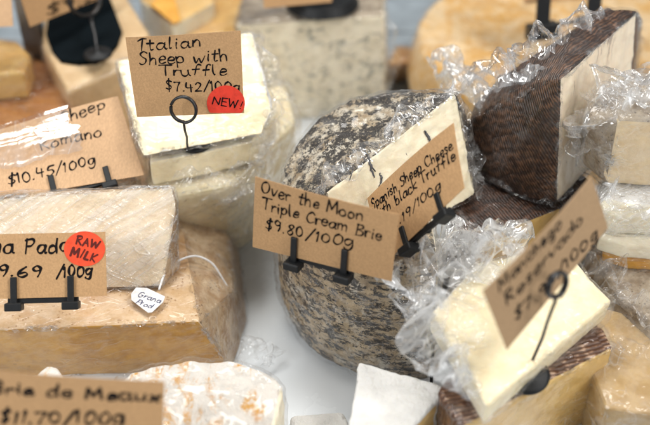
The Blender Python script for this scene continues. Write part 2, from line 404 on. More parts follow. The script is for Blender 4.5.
# ------------------------------------------------------------------ handwriting
G = {
'a':(.52,'.46,.40 .34,.55 .14,.50 .05,.25 .14,.03 .34,.08 .46,.45|.46,.55 .45,.2 .50,.02 .56,.06'),
'b':(.5,'.08,1 .08,.5 .08,.02|.08,.35 .25,.55 .45,.4 .42,.1 .22,-.01 .08,.1'),
'c':(.45,'.44,.45 .30,.56 .10,.45 .06,.18 .2,0 .45,.1'),
'd':(.52,'.42,.42 .25,.54 .07,.38 .08,.08 .25,0 .43,.2|.46,1 .44,.5 .47,.02'),
'e':(.46,'.08,.28 .40,.32 .38,.52 .2,.56 .06,.35 .1,.06 .27,0 .46,.12'),
'f':(.46,'.42,.92 .30,1 .2,.85 .19,.4 .17,0|.02,.5 .38,.54'),
'g':(.5,'.42,.45 .25,.55 .07,.4 .1,.1 .28,.06 .43,.42|.44,.52 .44,0 .34,-.32 .12,-.30 .06,-.18'),
'h':(.5,'.08,1 .08,.5 .07,0|.08,.3 .25,.54 .4,.42 .42,0'),
'i':(.22,'.1,.52 .1,.2 .14,0|.11,.76 .12,.79'),
'k':(.46,'.08,1 .08,0|.42,.52 .1,.24 .44,0'),
'l':(.28,'.1,1 .09,.4 .13,0 .2,.04'),
'm':(.78,'.06,.52 .07,0|.07,.32 .22,.54 .36,.4 .36,0|.36,.32 .52,.54 .66,.4 .68,0'),
'n':(.52,'.06,.53 .07,0|.07,.3 .26,.55 .41,.4 .43,0'),
'o':(.5,'.26,.55 .07,.4 .07,.12 .24,0 .43,.15 .42,.42 .26,.55 .2,.5'),
'p':(.5,'.07,.54 .08,.1 .06,-.36|.08,.36 .26,.56 .45,.42 .42,.12 .24,.02 .08,.12'),
'r':(.38,'.06,.52 .08,0|.08,.3 .2,.52 .38,.5'),
's':(.42,'.38,.47 .22,.56 .09,.43 .22,.3 .36,.17 .24,.0 .05,.07'),
't':(.4,'.2,.9 .18,.3 .22,.02 .34,.04|.02,.6 .40,.62'),
'u':(.52,'.06,.53 .08,.15 .22,.0 .4,.15 .44,.52|.44,.52 .45,.1 .52,.0'),
'v':(.46,'.04,.53 .2,.0 .44,.55'),
'w':(.7,'.04,.53 .16,.02 .34,.42 .48,.02 .68,.55'),
'x':(.46,'.05,.53 .42,0|.42,.54 .05,0'),
'ı':(.3,'.12,1 .1,0'),
'I':(.42,'.02,.82 .2,.98 .44,.96|.24,.95 .2,.5 .2,0'),
'S':(.55,'.5,.86 .3,1 .1,.82 .22,.58 .46,.38 .4,.08 .2,.0 .04,.12'),
'T':(.55,'-.05,.95 .3,.97 .68,.95|.3,.96 .27,.5 .26,0'),
'N':(.62,'.06,0 .07,.98|.07,.98 .52,.04|.52,.04 .55,1'),
'E':(.5,'.08,1 .08,0|.08,.97 .46,1|.08,.53 .4,.55|.08,.01 .48,.04'),
'W':(.85,'.04,1 .2,.02|.2,.02 .42,.75|.42,.75 .6,.02|.6,.02 .84,1'),
'O':(.7,'.36,1 .1,.8 .06,.35 .28,.0 .56,.15 .64,.6 .46,.95 .28,.98'),
'M':(.8,'.06,0 .12,.98|.12,.98 .36,.25|.36,.25 .64,1|.64,1 .72,0'),
'C':(.6,'.56,.85 .36,1 .1,.75 .07,.3 .28,.0 .58,.15'),
'B':(.6,'.1,1 .1,0|.06,.96 .4,.98 .46,.72 .12,.54|.12,.54 .5,.42 .48,.1 .08,.0'),
'G':(.66,'.56,.85 .36,1 .1,.75 .07,.3 .28,.0 .56,.15 .58,.45|.36,.45 .66,.46'),
'P':(.56,'.12,1 .1,0|.04,.92 .4,1 .52,.75 .36,.5 .12,.48'),
'R':(.6,'.1,1 .1,0|.06,.96 .4,1 .48,.75 .12,.5|.2,.5 .56,.0'),
'A':(.62,'.04,0 .3,1|.3,1 .56,0|.12,.38 .5,.4'),
'L':(.5,'.08,1 .08,.02|.08,.02 .46,.04'),
'K':(.56,'.08,1 .08,0|.5,1 .1,.45|.1,.45 .52,0'),
'$':(.5,'.44,.78 .24,.86 .08,.7 .24,.5 .42,.3 .26,.1 .04,.2|.27,1.05 .23,-.1'),
'/':(.42,'.42,1.02 .04,-.1'),
'.':(.2,'.08,.03 .12,.05'),
'!':(.26,'.16,1 .12,.35|.1,.04 .12,.07'),
'0':(.54,'.27,.86 .08,.65 .08,.2 .26,0 .45,.2 .45,.62 .27,.86'),
'1':(.26,'.06,.72 .15,.88 .13,0'),
'2':(.52,'.06,.68 .24,.88 .44,.68 .26,.3 .05,.02|.05,.02 .48,.05'),
'4':(.52,'.1,.88 .07,.42 .46,.42|.36,.7 .34,-.02'),
'5':(.5,'.44,.88 .12,.86|.12,.86 .1,.5 .34,.52 .44,.25 .26,.0 .05,.06'),
'6':(.5,'.36,.9 .12,.5 .08,.15 .26,.0 .44,.18 .34,.4 .12,.3'),
'7':(.5,'.04,.84 .24,.86 .46,.86|.46,.86 .28,.4 .2,-.02'),
'8':(.52,'.42,.75 .26,.88 .1,.72 .26,.48 .43,.22 .26,.0 .08,.2 .26,.46 .42,.75'),
'9':(.5,'.42,.72 .25,.88 .08,.68 .2,.46 .4,.56 .43,.76|.43,.76 .4,.3 .32,0'),
' ':(.36,''),
}
def smooth_pl(P, k=5):
    if len(P) < 3: return P
    out = []
    for i in range(len(P)-1):
        p0, p1, p2, p3 = P[max(i-1,0)], P[i], P[i+1], P[min(i+2,len(P)-1)]
        for q in range(k):
            f = q/k
            out.append(tuple(.5*((2*b)+(c-a)*f+(2*a-5*b+4*c-d)*f*f+(3*b-a-3*c+d)*f**3) for a, b, c, d in zip(p0,p1,p2,p3)))
    out.append(P[-1]); return out
LAY = [0]
def write(bm, text, A, B, vdir, nrm, cap, pen, seed=0):
    """text along the baseline A->B (world), letters standing along vdir, cap tall, all metres"""
    rnd = random.Random(seed+len(text))
    tot = sum(G[c][0] for c in text) + .07*(len(text)-1)
    e = (B-A); Lh = e.length; e = e.normalized(); sx = Lh/tot
    x = 0
    for c in text:
        wd, st = G[c]
        jy = rnd.uniform(-.07,.07); sc = rnd.uniform(.90,1.08); sl = rnd.uniform(.0,.14); ro = rnd.uniform(-.05,.05); xs = rnd.uniform(.92,1.06)
        for s in st.split('|'):
            if not s: continue
            P = [tuple(map(float, q.split(','))) for q in s.split()]
            P = [((px-wd/2)*xs+wd/2-ro*py+rnd.uniform(-.017,.017), py+ro*(px-wd/2)+rnd.uniform(-.017,.017)) for px, py in P]
            P = smooth_pl(P)
            LAY[0] = (LAY[0]+1) % 40
            off = nrm*(.00006+.000003*LAY[0])
            W = [A + e*((x+px+sl*py)*sx) + vdir*((py*sc+jy)*cap) + off for px, py in P]
            hw = pen*.53; prev = None
            for i, w in enumerate(W):
                t = (W[min(i+1,len(W)-1)]-W[max(i-1,0)])
                t = t.normalized() if t.length > 1e-9 else e
                s_ = nrm.cross(t)*hw*(1+.30*math.sin(i*.55+seed+x*5))*(1.08-.34*i/len(W))
                a, b = bm.verts.new(w+s_), bm.verts.new(w-s_)
                if prev: bm.faces.new((prev[0], a, b, prev[1]))
                prev = (a, b)
            for w, q in ((W[0], 1), (W[-1], .72)):
                cc = [bm.verts.new(w + (e*math.cos(k*math.pi/4)+nrm.cross(e)*math.sin(k*math.pi/4))*hw*q + nrm*.000002) for k in range(8)]
                bm.faces.new(cc)
        x += wd+.07

def fit_plane(px, anchor, aspect, ylim=(-75,75), tlim=(-10,75)):
    """the yaw and lean at which the four image corners are closest to a true rectangle"""
    p0 = PD(*anchor); best = None
    for yi in range(ylim[0], ylim[1]+1, 3):
        for ti in range(tlim[0], tlim[1]+1, 3):
            y, t = R(yi), R(ti)
            n = Vector((math.sin(y)*math.cos(t), -math.cos(y)*math.cos(t), math.sin(t)))
            if min(-ray(*q).normalized().dot(n) for q in px) < .2: continue
            c = [PP(*q, p0, n) for q in px]
            a, b, d, f = c[1]-c[0], c[2]-c[1], c[3]-c[2], c[0]-c[3]
            e = abs(a.normalized().dot(b.normalized()))+abs(b.normalized().dot(d.normalized()))+abs(d.normalized().dot(f.normalized()))+abs(f.normalized().dot(a.normalized()))
            e += .8*abs(math.log((a.length+d.length)/(b.length+f.length)/aspect)) + .3*abs(math.log(a.length/d.length)) + .3*abs(math.log(b.length/f.length))
            e += .0006*abs(ti-15) + .0003*abs(yi)
            if best is None or e < best[0]: best = (e, n, c, yi, ti)
    return p0, best[1], best[2]

class Card: pass
def card(label, px, anchor, lines, mat='kraft', aspect=1.65, pen=.0009, sticker=None, lims={}, ink='ink', name='price_card'):
    p0, n, c = fit_plane(px, anchor, aspect, **lims)
    k = Card(); k.p0, k.n, k.c = p0, n, c
    k.ex = (c[1]-c[0]).normalized(); k.ey = (c[0]-c[3]).normalized(); k.w = (c[1]-c[0]).length; k.h = (c[0]-c[3]).length
    base = (c[2]+c[3])/2
    root = thing(name, label, 'price card', base, 'kraft price cards'); k.root = root
    bm = bmesh.new()
    nu, nv = 28, 16; th = .00045
    F = []; Bk = []
    for i in range(nu+1):
        F.append([]); Bk.append([])
        for j in range(nv+1):
            u, v = i/nu, j/nv
            p = (c[0]*(1-u)+c[1]*u)*(1-v)+(c[3]*(1-u)+c[2]*u)*v
            F[i].append(bm.verts.new(p)); Bk[i].append(bm.verts.new(p-n*th))
    for i in range(nu):
        for j in range(nv):
            bm.faces.new((F[i][j], F[i][j+1], F[i+1][j+1], F[i+1][j]))
            bm.faces.new((Bk[i][j], Bk[i+1][j], Bk[i+1][j+1], Bk[i][j+1]))
    def wall(a, b, a2, b2): bm.faces.new((a, b, b2, a2))
    for i in range(nu):
        wall(F[i][0], F[i+1][0], Bk[i][0], Bk[i+1][0]); wall(F[i+1][nv], F[i][nv], Bk[i+1][nv], Bk[i][nv])
    for j in range(nv):
        wall(F[0][j+1], F[0][j], Bk[0][j+1], Bk[0][j]); wall(F[nu][j], F[nu][j+1], Bk[nu][j], Bk[nu][j+1])
    bmesh.ops.recalc_face_normals(bm, faces=bm.faces)
    link('card', bm, M[mat], root, smooth=False)
    if sticker:
        cx, cy, rx, ry, sm, sl, lo = sticker
        bm = bmesh.new(); vs = []
        for q in range(48):
            a = q*2*math.pi/48
            y = cy+ry*math.sin(a)*(1+.015*math.sin(3*a)); x = cx+rx*math.cos(a)
            if lo: y = min(y, lo)
            vs.append(bm.verts.new(PP(x, y, p0, n)+n*.00028))
        vs.reverse()
        f = bm.faces.new(vs)
        r = bmesh.ops.extrude_face_region(bm, geom=[f]); 
        bmesh.ops.translate(bm, verts=[g for g in r['geom'] if isinstance(g, bmesh.types.BMVert)], vec=-n*.00012)
        bmesh.ops.recalc_face_normals(bm, faces=bm.faces)
        so = link('sticker', bm, M[sm], root, smooth=False)
        bm = bmesh.new()
        for i, (t, a, b, cap) in enumerate(sl):
            A, B = PP(*a, p0, n), PP(*b, p0, n)
            ex = (B-A).normalized(); 
            write(bm, t, A+n*.0003, B+n*.0003, n.cross(ex), n, cap*(A-CAM).dot(FW)/1000, pen*.8, 50+i)
        link('handwriting', bm, M['ink_red' if sm == 'redor' else 'ink'], so, smooth=False)
    bm = bmesh.new()
    for i, (t, a, b, cap) in enumerate(lines):
        A, B = PP(*a, p0, n), PP(*b, p0, n)
        up = PP(a[0], a[1], p0, n)
        # cap height: measured along the card's own upright direction
        s0 = k.ey; q = A + s0*.001
        d = (q-CAM); pxs = (Vector((d.dot(RT)/d.dot(FW), d.dot(UP)/d.dot(FW)))-Vector(((A-CAM).dot(RT)/(A-CAM).dot(FW), (A-CAM).dot(UP)/(A-CAM).dot(FW)))).length*1000
        write(bm, t, A, B, s0, n, cap/pxs*.001, pen, i*3+int(a[0]))
    link('handwriting', bm, M[ink], root, smooth=False)
    # the card is not quite flat: its upper corners curl back a little
    cr = random.Random(int(abs(px[1][0])*7+abs(px[1][1]))); A1, A2 = cr.uniform(.0010,.0030), cr.uniform(.0010,.0030)
    def curl(o, off):
        for v in o.data.vertices:
            p = v.co + off
            u = (p-c[0]).dot(k.ex)/k.w*2-1; h = max(0, min(1.1, 1+(p-c[0]).dot(k.ey)/k.h))
            v.co -= n*((A1 if u < 0 else A2)*u*u*h**1.5)
        for q in o.children: curl(q, off)
    for q in root.children: curl(q, Vector(base))
    return k

# ------------------------------------------------------------------ small hardware
def box_bm(o, ax, ay, az, sx, sy, sz, bm=None, bev=.0005):
    """box centred on o with axes ax, ay, az and full sizes"""
    b = bmesh.new()
    r = bmesh.ops.create_cube(b, size=1)
    for v in b.verts: v.co = o + ax*(v.co.x*sx) + ay*(v.co.y*sy) + az*(v.co.z*sz)
    bmesh.ops.recalc_face_normals(b, faces=b.faces)
    bmesh.ops.bevel(b, geom=list(b.edges), offset=bev, segments=2, profile=.5, affect='EDGES')
    if bm is None: return b
    me = bpy.data.meshes.new('t'); b.to_mesh(me); b.free(); bm.from_mesh(me); bpy.data.meshes.remove(me); return bm
def tube_bm(P, r, seg=10, closed=False, bm=None):
    bm = bm or bmesh.new(); rings = []
    n = len(P); ref = Vector((.3,.2,.9))
    for i, p in enumerate(P):
        t = ((P[(i+1)%n]-P[i-1]) if closed else (P[min(i+1,n-1)]-P[max(i-1,0)])).normalized()
        a = t.cross(ref).normalized(); b = t.cross(a)
        rr = r[i] if isinstance(r, (list, tuple)) else r
        rings.append([bm.verts.new(p+(a*math.cos(q*2*math.pi/seg)+b*math.sin(q*2*math.pi/seg))*rr) for q in range(seg)])
    for i in range(n if closed else n-1):
        A, B = rings[i], rings[(i+1)%n]
        for q in range(seg): bm.faces.new((A[q], A[(q+1)%seg], B[(q+1)%seg], B[q]))
    if not closed: bm.faces.new(rings[0][::-1]); bm.faces.new(rings[-1])
    bmesh.ops.recalc_face_normals(bm, faces=bm.faces)
    return bm
HG = 'black sign holders'
def clip(label, k, us, fs=1, plen=.0165, down=None, pw=.0038, arm=None):
    """two-pronged clip stand gripping the bottom edge of card k"""
    c, n, ex, ey = k.c, k.n, k.ex, k.ey
    bot = lambda u: c[3]*(1-u)+c[2]*u
    mid = bot(sum(us)/len(us))
    root = thing('card_clip', label, 'sign holder', mid-ey*.006, HG)
    for u in us:
        p = bot(u)
        b = box_bm(p + n*.0011 + ey*(plen/2-.004), ex, ey, n, pw, plen, .0018)
        box_bm(p - n*.0014 + ey*(plen/2-.004), ex, ey, n, pw, plen, .0016, b)
        link('prong', b, M['plastic'], root, smooth=False)
        link('foot', box_bm(p + n*.0002 - ey*.0048, ex, ey, n, .0098*fs, .0048*fs, .0095*fs, bev=.0008), M['plastic'], root, smooth=False)
    L = (bot(us[-1])-bot(us[0])).length
    link('bar', box_bm(mid - n*.0020 - ey*.0016, ex, ey, n, L+.008, .0034, .0026), M['plastic'], root, smooth=False)
    if arm:
        a0 = mid - n*.0024 - ey*.0032
        link('arm', tube_bm([a0, a0+Vector((arm[0]*.35,arm[1]*.35,arm[2]*.1)), a0+Vector(arm)], .0017), M['plastic'], root)
    if down:
        # a short stake pushed into the cheese under the bar
        link('stake', tube_bm([mid-n*.0018-ey*.004, mid-n*.0018-ey*.004+Vector((0,.004,-down))], .0016), M['plastic'], root)
    return root
def ring_stand(label, ringc, rr, n, basep, br, bn=Vector((0,0,1)), wire=.0011, coils=2, disc=None):
    root = thing('ring_card_stand', label, 'sign holder', basep, HG)
    a = n.cross(Vector((0,0,1))).normalized(); b = a.cross(n).normalized()
    if b.z < 0: b = -b
    P = []
    N_ = 40*coils
    for i in range(N_+1):
        t = -math.pi/2 + i*2*math.pi/40
        P.append(ringc + (a*math.cos(t)+b*math.sin(t))*rr + n*(.0028*(i/N_-.5)))
    link('ring', tube_bm(P, wire), M['wire'], root)
    s0 = ringc - b*rr
    mid = (s0+basep)/2 + Vector((.0006,0,0))
    link('stem', tube_bm([s0, s0*.7+basep*.3, mid, s0*.25+basep*.75, basep+bn*.001], wire*.9), M['wire'], root)
    basep = disc or basep
    bm = bmesh.new()
    t1 = bn.orthogonal().normalized(); t2 = bn.cross(t1)
    prof = [(0,.0032),(br*.22,.0032),(br*.26,.0022),(br*.8,.002),(br*.95,.0014),(br,.0004),(br*.97,-.0006),(0,-.0006)]
    rings = []
    for r_, z in prof:
        rings.append([bm.verts.new(basep+(t1*math.cos(q*2*math.pi/36)+t2*math.sin(q*2*math.pi/36))*max(r_,1e-5)+bn*z) for q in range(36)])
    for A, B in zip(rings, rings[1:]):
        for q in range(36): bm.faces.new((A[q], A[(q+1)%36], B[(q+1)%36], B[q]))
    bmesh.ops.remove_doubles(bm, verts=bm.verts, dist=2e-5)
    bmesh.ops.recalc_face_normals(bm, faces=bm.faces)
    link('base', bm, M['plastic'], root)
    return root

# ------------------------------------------------------------------ setting
def struct(name, bm, m):
    me = bpy.data.meshes.new(name); bm.to_mesh(me); bm.free(); me.materials.append(m)
    o = bpy.data.objects.new(name, me); COL.objects.link(o); o['kind'] = 'structure'; return o
kc = N('white_counter')
cc = kc.mix(kc.rng(kc.noise(14, 4), .4, .7), (.69,.725,.75), (.64,.68,.71))
mc = kc.pbsdf(cc, kc.rng(kc.noise(30, 4), .3, .7, .18, .32), kc.bump(kc.noise(9, 3), .12, .003), spec=.5)
bm = bmesh.new()
for p in ((-1.3,-.7,0),(1.3,-.7,0),(1.3,1.3,0),(-1.3,1.3,0)): bm.verts.new(p)
bm.faces.new(bm.verts); r = bmesh.ops.extrude_face_region(bm, geom=bm.faces[:])
bmesh.ops.translate(bm, verts=[g for g in r['geom'] if isinstance(g, bmesh.types.BMVert)], vec=(0,0,-.03))
bmesh.ops.recalc_face_normals(bm, faces=bm.faces)
struct('counter', bm, mc)

# ------------------------------------------------------------------ left: the two pieces of hard grana cheese
V = Vector
# lower: broad wedge, amber cut front, rind on its right
zt = .05
tl = [PZ(-120, 335, zt), PZ(199, 322, zt), PZ(176, 196, zt), PZ(150, 160, zt), PZ(-120, 165, zt)]
lo_ = [PZ(-120, 335, zt), PZ(199, 322, zt)]
pts = tl + [V((-.40,-.088,0)), V((-.060,-.076,0)), V((-.053,-.03,0)), V((-.066,.06,0)), V((-.105,.16,0)), V((-.40,.15,0)),
      V((-.061,-.03,.028)), V((-.072,.05,.03)), V((-.11,.13,.03)), V((-.066,-.078,.022))]
chunk('cheese_wedge', 'broad tan rinded wedge with amber cut front lying beneath the film wrapped pale wedge', pts,
      [((0,-1,.1), .8)], (M['tan'], M['amber']), film=M['film_soft'], L=.0042, bevel=.0022, seed=2, film_amp=.0007, side=((1,-.05,.25), .55, M['tan_dark']))
# upper: wrapped pale wedge leaning back
a0 = PZ(-110, 293, .0525); a1 = PZ(162, 287, .0525); b0 = PZ(-110, 205, .098); b1 = PZ(171, 187, .102)
pts = [a0, a1, b0, b1, PZ(178, 268, .054), PZ(176, 205, .092), V((b1.x-.004, b1.y+.02, .054)), V((b0.x, b0.y+.03, .054)), V((b1.x, b1.y+.012, .09)), V((b0.x, b0.y+.02, .09))]
up_g = chunk('cheese_wedge', 'pale hard cheese wedge tightly wrapped in shiny film on top of the broad tan wedge', pts,
      [((0,-.7,.7), .5)], (M['tan_dark'], M['grana']), film=M['film_busy'], L=.0036, bevel=.0014, seed=3, film_amp=.0010, film_off=.0006, film_L=.0022, amp=.0004)
gc = card('kraft card with round RAW MILK sticker and price $9.69/100g at the left edge',
     [(-42,235),(105,232),(107,296),(-41,300)], (50,268,.585),
     [('Grana Padano',(-44,253),(92,252),15),('$9.69',(-18,277),(42,276),12),('/100g',(56,277),(92,275.5),12)], aspect=2.25, pen=.00125,
     sticker=(84.5,249,20.5,17.5,'redor',[('RAW',(75,244),(98,249),8),('MıLK',(70,255),(95,262),8.5)],None), lims=dict(ylim=(-15,15)))
clip('black two-pronged clip stand on the broad tan wedge holding the raw milk card', gc, (.37,.755))
# little paper tag lying on the rind
tz = PZ(148,300,.0535)
root = thing('paper_tag', 'small white paper tag with blue handwriting lying on the tan rind', 'paper tag', tz)
P = [PZ(x,y,.0545) for x, y in ((131,294),(136,287.5),(147,288),(165,296.5),(163,302),(152,312),(148,312.5),(131.5,300))]
bm = bmesh.new(); f = bm.faces.new([bm.verts.new(p) for p in P][::-1]); r = bmesh.ops.extrude_face_region(bm, geom=[f])
bmesh.ops.translate(bm, verts=[g for g in r['geom'] if isinstance(g, bmesh.types.BMVert)], vec=(0,0,-.0005)); bmesh.ops.recalc_face_normals(bm, faces=bm.faces)
link('card', bm, M['paper'], root, smooth=False)
bm = bmesh.new(); z_ = V((0,0,1))
for t, a, b, cp in (('Grana',(137,296),(160,303),.0042),('Prod',(135,303),(151,308.5),.0042)):
    A, B = PZ(*a,.0547), PZ(*b,.0547); e = (B-A).normalized(); write(bm, t, A, B, z_.cross(e), z_, cp, .00045, 3)
link('handwriting', bm, M['ink_blue'], root, smooth=False)

Q = smooth_pl([tuple(PZ(x,y,z)) for x, y, z in ((158,291,.0548),(164,275,.0562),(176,263,.0556),(194,257.5,.0535),(210,264,.046),(219,276,.037),(226,288,.030))], 6)
link('string', tube_bm([V(q)+V((.0008,0,.0012)) for q in Q], .0007, 8), M['paper'], root)

# ------------------------------------------------------------------ left back: romano card and its cheese
pts = prism([PZ(-90,205,.082), PZ(140,186,.082), PZ(134,170,.082), PZ(-90,178,.082)], 0)
chunk('cheese_block', 'pale wrapped block mostly hidden behind the shiny film and under the Romano card', pts, [((0,-1,0), .8)], (M['grana'], M['grana']), film=M['film_busy'], seed=4)
rc = card('kraft card reading Sheep Romano $10.45/100g with glossy film over its upper half',
     [(-46,143),(117,94),(144,175),(-34,205)], (60,150,.655),
     [('Sheep',(60,125),(105,107),12),('Romano',(40,150),(102,136),11),('$10.45/100g',(8,186),(96,164),11)], mat='kraft_pale', aspect=1.95, pen=.0010, lims=dict(ylim=(-25,40)))
clip('black two-pronged clip stand behind the wrapped pale wedge holding the Romano card', rc, (.49,.80), plen=.0145)
# the film sheet stretched over the upper half of the card
bm = bmesh.new(); g = []
for i in range(50):
    g.append([])
    for j in range(24):
        u, v = i/49, j/23
        u2 = -.02+u*.72; v2 = -.02+v*.60
        u2 += (.28*noise.noise(V((v*2.2,4,2)))+.06*noise.noise(V((v*9,4,2))))*u; v2 += (.12*noise.noise(V((u*3,1,7)))+.03*noise.noise(V((u*14,1,7))))*v
        p = (rc.c[0]*(1-u2)+rc.c[1]*u2)*(1-v2)+(rc.c[3]*(1-u2)+rc.c[2]*u2)*v2
        q = .6*noise.noise(V((u*1.3,v*2.2,1)))+.35*abs(noise.noise(V((u*1.1,v*7,3))))+.12*abs(noise.noise(V((u*6,v*16,5))))
        g[i].append(bm.verts.new(p+rc.n*(.0016+.0030*(q+.3)*(.3+.7*(1-v)))))
for i in range(49):
    for j in range(23): bm.faces.new((g[i][j+1], g[i+1][j+1], g[i+1][j], g[i][j]))
M['film_flat'] = mat_film('cling_film_on_card', .10, .4, (.1,.3,.2), (1,1,.4), .05, (.14,.6), rough=.12)
link('film_wrap', bm, M['film_flat'], rc.root)

# ------------------------------------------------------------------ far left background
pts = prism([PZ(-70,150,.07), PZ(98,126,.07), PZ(58,62,.07), PZ(-10,42,.07), PZ(-70,50,.07)], 0)
chunk('round_cheese', 'orange brown rinded cheese at the far left behind the Romano card', pts, [], (M['brownwood'], M['ochre']), film=M['film_soft'], seed=5, bevel=.008)
pts = prism([PZ(-60,78,.094), PZ(24,72,.094), PZ(30,54,.094), PZ(16,40,.094), PZ(-60,36,.094)], .071)
chunk('cheese_piece', 'golden wrapped piece on top of the orange brown cheese at the far left', pts, [((0,-1,0),.8)], (M['goldrind'], M['ochre']), film=M['film_soft'], seed=6, bevel=.0025)
# steel upright between the left cheeses
pb = PZ(38,72,0.0)
root = thing('metal_divider', 'dark brushed steel divider rising at the far left behind the orange cheese', 'divider', V((PZ(30,20,.1).x, PZ(30,20,.1).y, 0)))
o = V((PZ(30,20,.1).x, PZ(30,20,.1).y, .09))
link('upright', box_bm(o, V((1,0,0)), V((0,1,0)), V((0,0,1)), .016, .012, .18, bev=.001), M['steel'], root, smooth=False)
link('foot', box_bm(V((o.x,o.y,.004)), V((1,0,0)), V((0,1,0)), V((0,0,1)), .05, .05, .006, bev=.001), M['steel'], root, smooth=False)
# beige block with the black waxed end
zt = .098
pts = prism([PZ(72,104,zt-.03), PZ(52,50,zt-.0), PZ(60,5,zt), PZ(150,0,zt), PZ(190,34,zt), PZ(140,84,zt-.01)], 0, .03)
pts = [PZ(68,92,.085), PZ(42,44,.095), PZ(44,2,.10), PZ(120,-14,.10), PZ(150,34,.095), PZ(126,66,.088)]
pts = prism(pts, 0, .04)
blk = chunk('cheese_block', 'beige wrapped cheese block with a black label on its top under the $9 card', pts, [((0,-1,0), .6)], (M['beige'], M['beige']), film=M['film_soft'], film_skip=lambda f: f.normal.z > .7, seed=8, bevel=.004)
bm = bmesh.new(); up = V((0,0,1))
nrm = None
lab = [(46,34),(52,50),(61,60),(78,61.5),(96,60),(108,54),(117,43),(122,30),(116,14),(108,-8),(52,-8)]
P = [PZ(x,y,.1035-.0105*max(0,(y-2))/62) for x, y in lab]
f = bm.faces.new([bm.verts.new(p) for p in P]); f.normal_update()
if f.normal.z < 0: f.normal_flip()
r = bmesh.ops.extrude_face_region(bm, geom=[f]); bmesh.ops.translate(bm, verts=[q for q in r['geom'] if isinstance(q, bmesh.types.BMVert)], vec=(0,0,-.006)); bmesh.ops.recalc_face_normals(bm, faces=bm.faces)
link('label', bm, M['blacklabel'], blk, smooth=False)
tc = card('kraft card showing only $9 at the top left corner, held by a wire ring',
     [(2,-62),(95,-92),(121,-10),(30,27)], (62,0,.78), [('$9.20',(47,17),(112,-6),12)], aspect=1.4, pen=.0013)
ring_stand('black wire ring stand on the black label at the top left', PD(84,-3,.772), .0145, tc.n, PZ(98,54,.100), .011, wire=.0015)

# yellow wedges at the top
pts = prism([PZ(172,26,.075), PZ(214,2,.075), PZ(205,-30,.075), PZ(150,-30,.075), PZ(140,0,.075)], 0)
chunk('cheese_wedge', 'pale yellow wedge with a bright orange edge at the top behind the Italian card', [p+V((0,.0,0)) for p in pts], [((0,-1,0), .3)], (M['yellow'], M['cream']), film=M['film_soft'], seed=9)
pts = [PZ(150,4,.082), PZ(174,24,.079), PZ(182,20,.079), PZ(170,-14,.085), PZ(150,4,.0765), PZ(174,24,.0765), PZ(182,20,.0765), PZ(170,-14,.0765)]
chunk('cheese_slice', 'thin bright orange slice resting on the pale yellow wedge at the top', pts, [((0,0,1), .5)], (M['orange'], M['orange']), seed=10, bevel=.0008)
pts = prism([PZ(172,36,.06), PZ(236,34,.06), PZ(244,-10,.06), PZ(210,-30,.06), PZ(180,0,.06)], 0)
chunk('cheese_block', 'dull straw coloured block between the yellow wedge and the blue veined block', pts, [((0,-1,0), .5)], (M['goldrind'], M['beige']), film=M['film_soft'], seed=11)

# ------------------------------------------------------------------ Italian sheep stack
# bottom: wrapped wedge standing on the counter, point to the viewer
zt = .088
pts = prism([PZ(150,196,zt), PZ(232,190,zt), PZ(300,118,zt), PZ(280,96,zt), PZ(150,110,zt)], 0)
pts = [PZ(148,200,.084), PZ(232,184,.084), PZ(296,120,.084), PZ(286,84,.084), PZ(140,110,.084),
       PZ(176,238,0), PZ(240,252,0), PZ(292,208,0), PZ(280,140,0), PZ(140,150,0)]
it0 = chunk('cheese_wedge', 'pale greenish wrapped wedge standing on the white counter under the Italian slabs', pts, [((0,-1,0), .3), ((1,0,0), .3)], (M['ivory'], M['ivory']),
      film=M['film'], seed=12, bevel=.006, film_amp=.0024, film_off=.002)
# middle slab
zt = .110
pts = prism([PZ(150,163,.1065), PZ(207,152,.1065), PZ(252,141,.1065), PZ(276,114,.107), PZ(262,96,.107), PZ(150,110,.107)], .0885)
chunk('cheese_slab', 'cut pale slab lying between the top slab and the wrapped standing wedge', pts, [((0,-1,0), .3), ((1,-.3,0), .6)], (M['cream'], M['pale']),
      film=M['film_soft'], seed=13, bevel=.0018)
# top slab
pts = [PZ(141,157,.1125), PZ(207,142,.1135), PZ(262,134,.114), PZ(272,110,.121), PZ(252,32,.146), PZ(117,61,.140)]
pts = pts + [p+V((0,.010,-.017 if p.z > .13 else -.001)) for p in pts]
it2 = chunk('cheese_slab', 'thick pale yellow slab on top of the stack beneath the Italian card', pts, [((0,-1,1), .6)], (M['white'], M['pale']),
      film=M['film_soft'], seed=14, bevel=.0034, film_amp=.0012, amp=.0010)
crumple(it2, [PZ(252,36,.130), PZ(266,70,.127), PZ(272,105,.118), PZ(264,140,.105), PZ(256,168,.094)], .010, .006, 5, M['film'], n=70, m=24, amp=.006)
crumple(it0, [PZ(168,186,.096), PZ(205,178,.094), PZ(238,178,.09), PZ(262,160,.09)], .008, .005, 9, M['film'], n=60, m=20, amp=.005)
crumple(it0, [PZ(176,232,.030), PZ(200,212,.055), PZ(232,196,.075), PZ(270,176,.08)], .007, .004, 19, M['film'], n=60, m=20, amp=.005)
ic = card('upright kraft card reading Italian Sheep with Truffle $7.42/100g with red NEW! sticker',
     [(124,38),(240,31),(244,113),(137,117)], (188,80,.598),
     [('Italian',(137,51),(202,46),12),('Sheep with',(138,65),(228,61),12),('Truffle',(161,76),(227,74.5),11),('$7.42/100g',(166,91),(240,91),11)],
     aspect=1.42, pen=.00085, sticker=(226,103,19,17.5,'red',[('NEW!',(212,104),(242,109),8)],112.6), mat='kraft', lims=dict(ylim=(-20,25)))
ring_stand('black wire ring stand holding the Italian card in front of the pale slabs', PD(183.5,109.5,.594), .0078, ic.n, PZ(188,150,.1085), .0120, V((0,-.05,1)).normalized(), wire=.00085, disc=PZ(194,148,.108)+V((0,.007,0)))

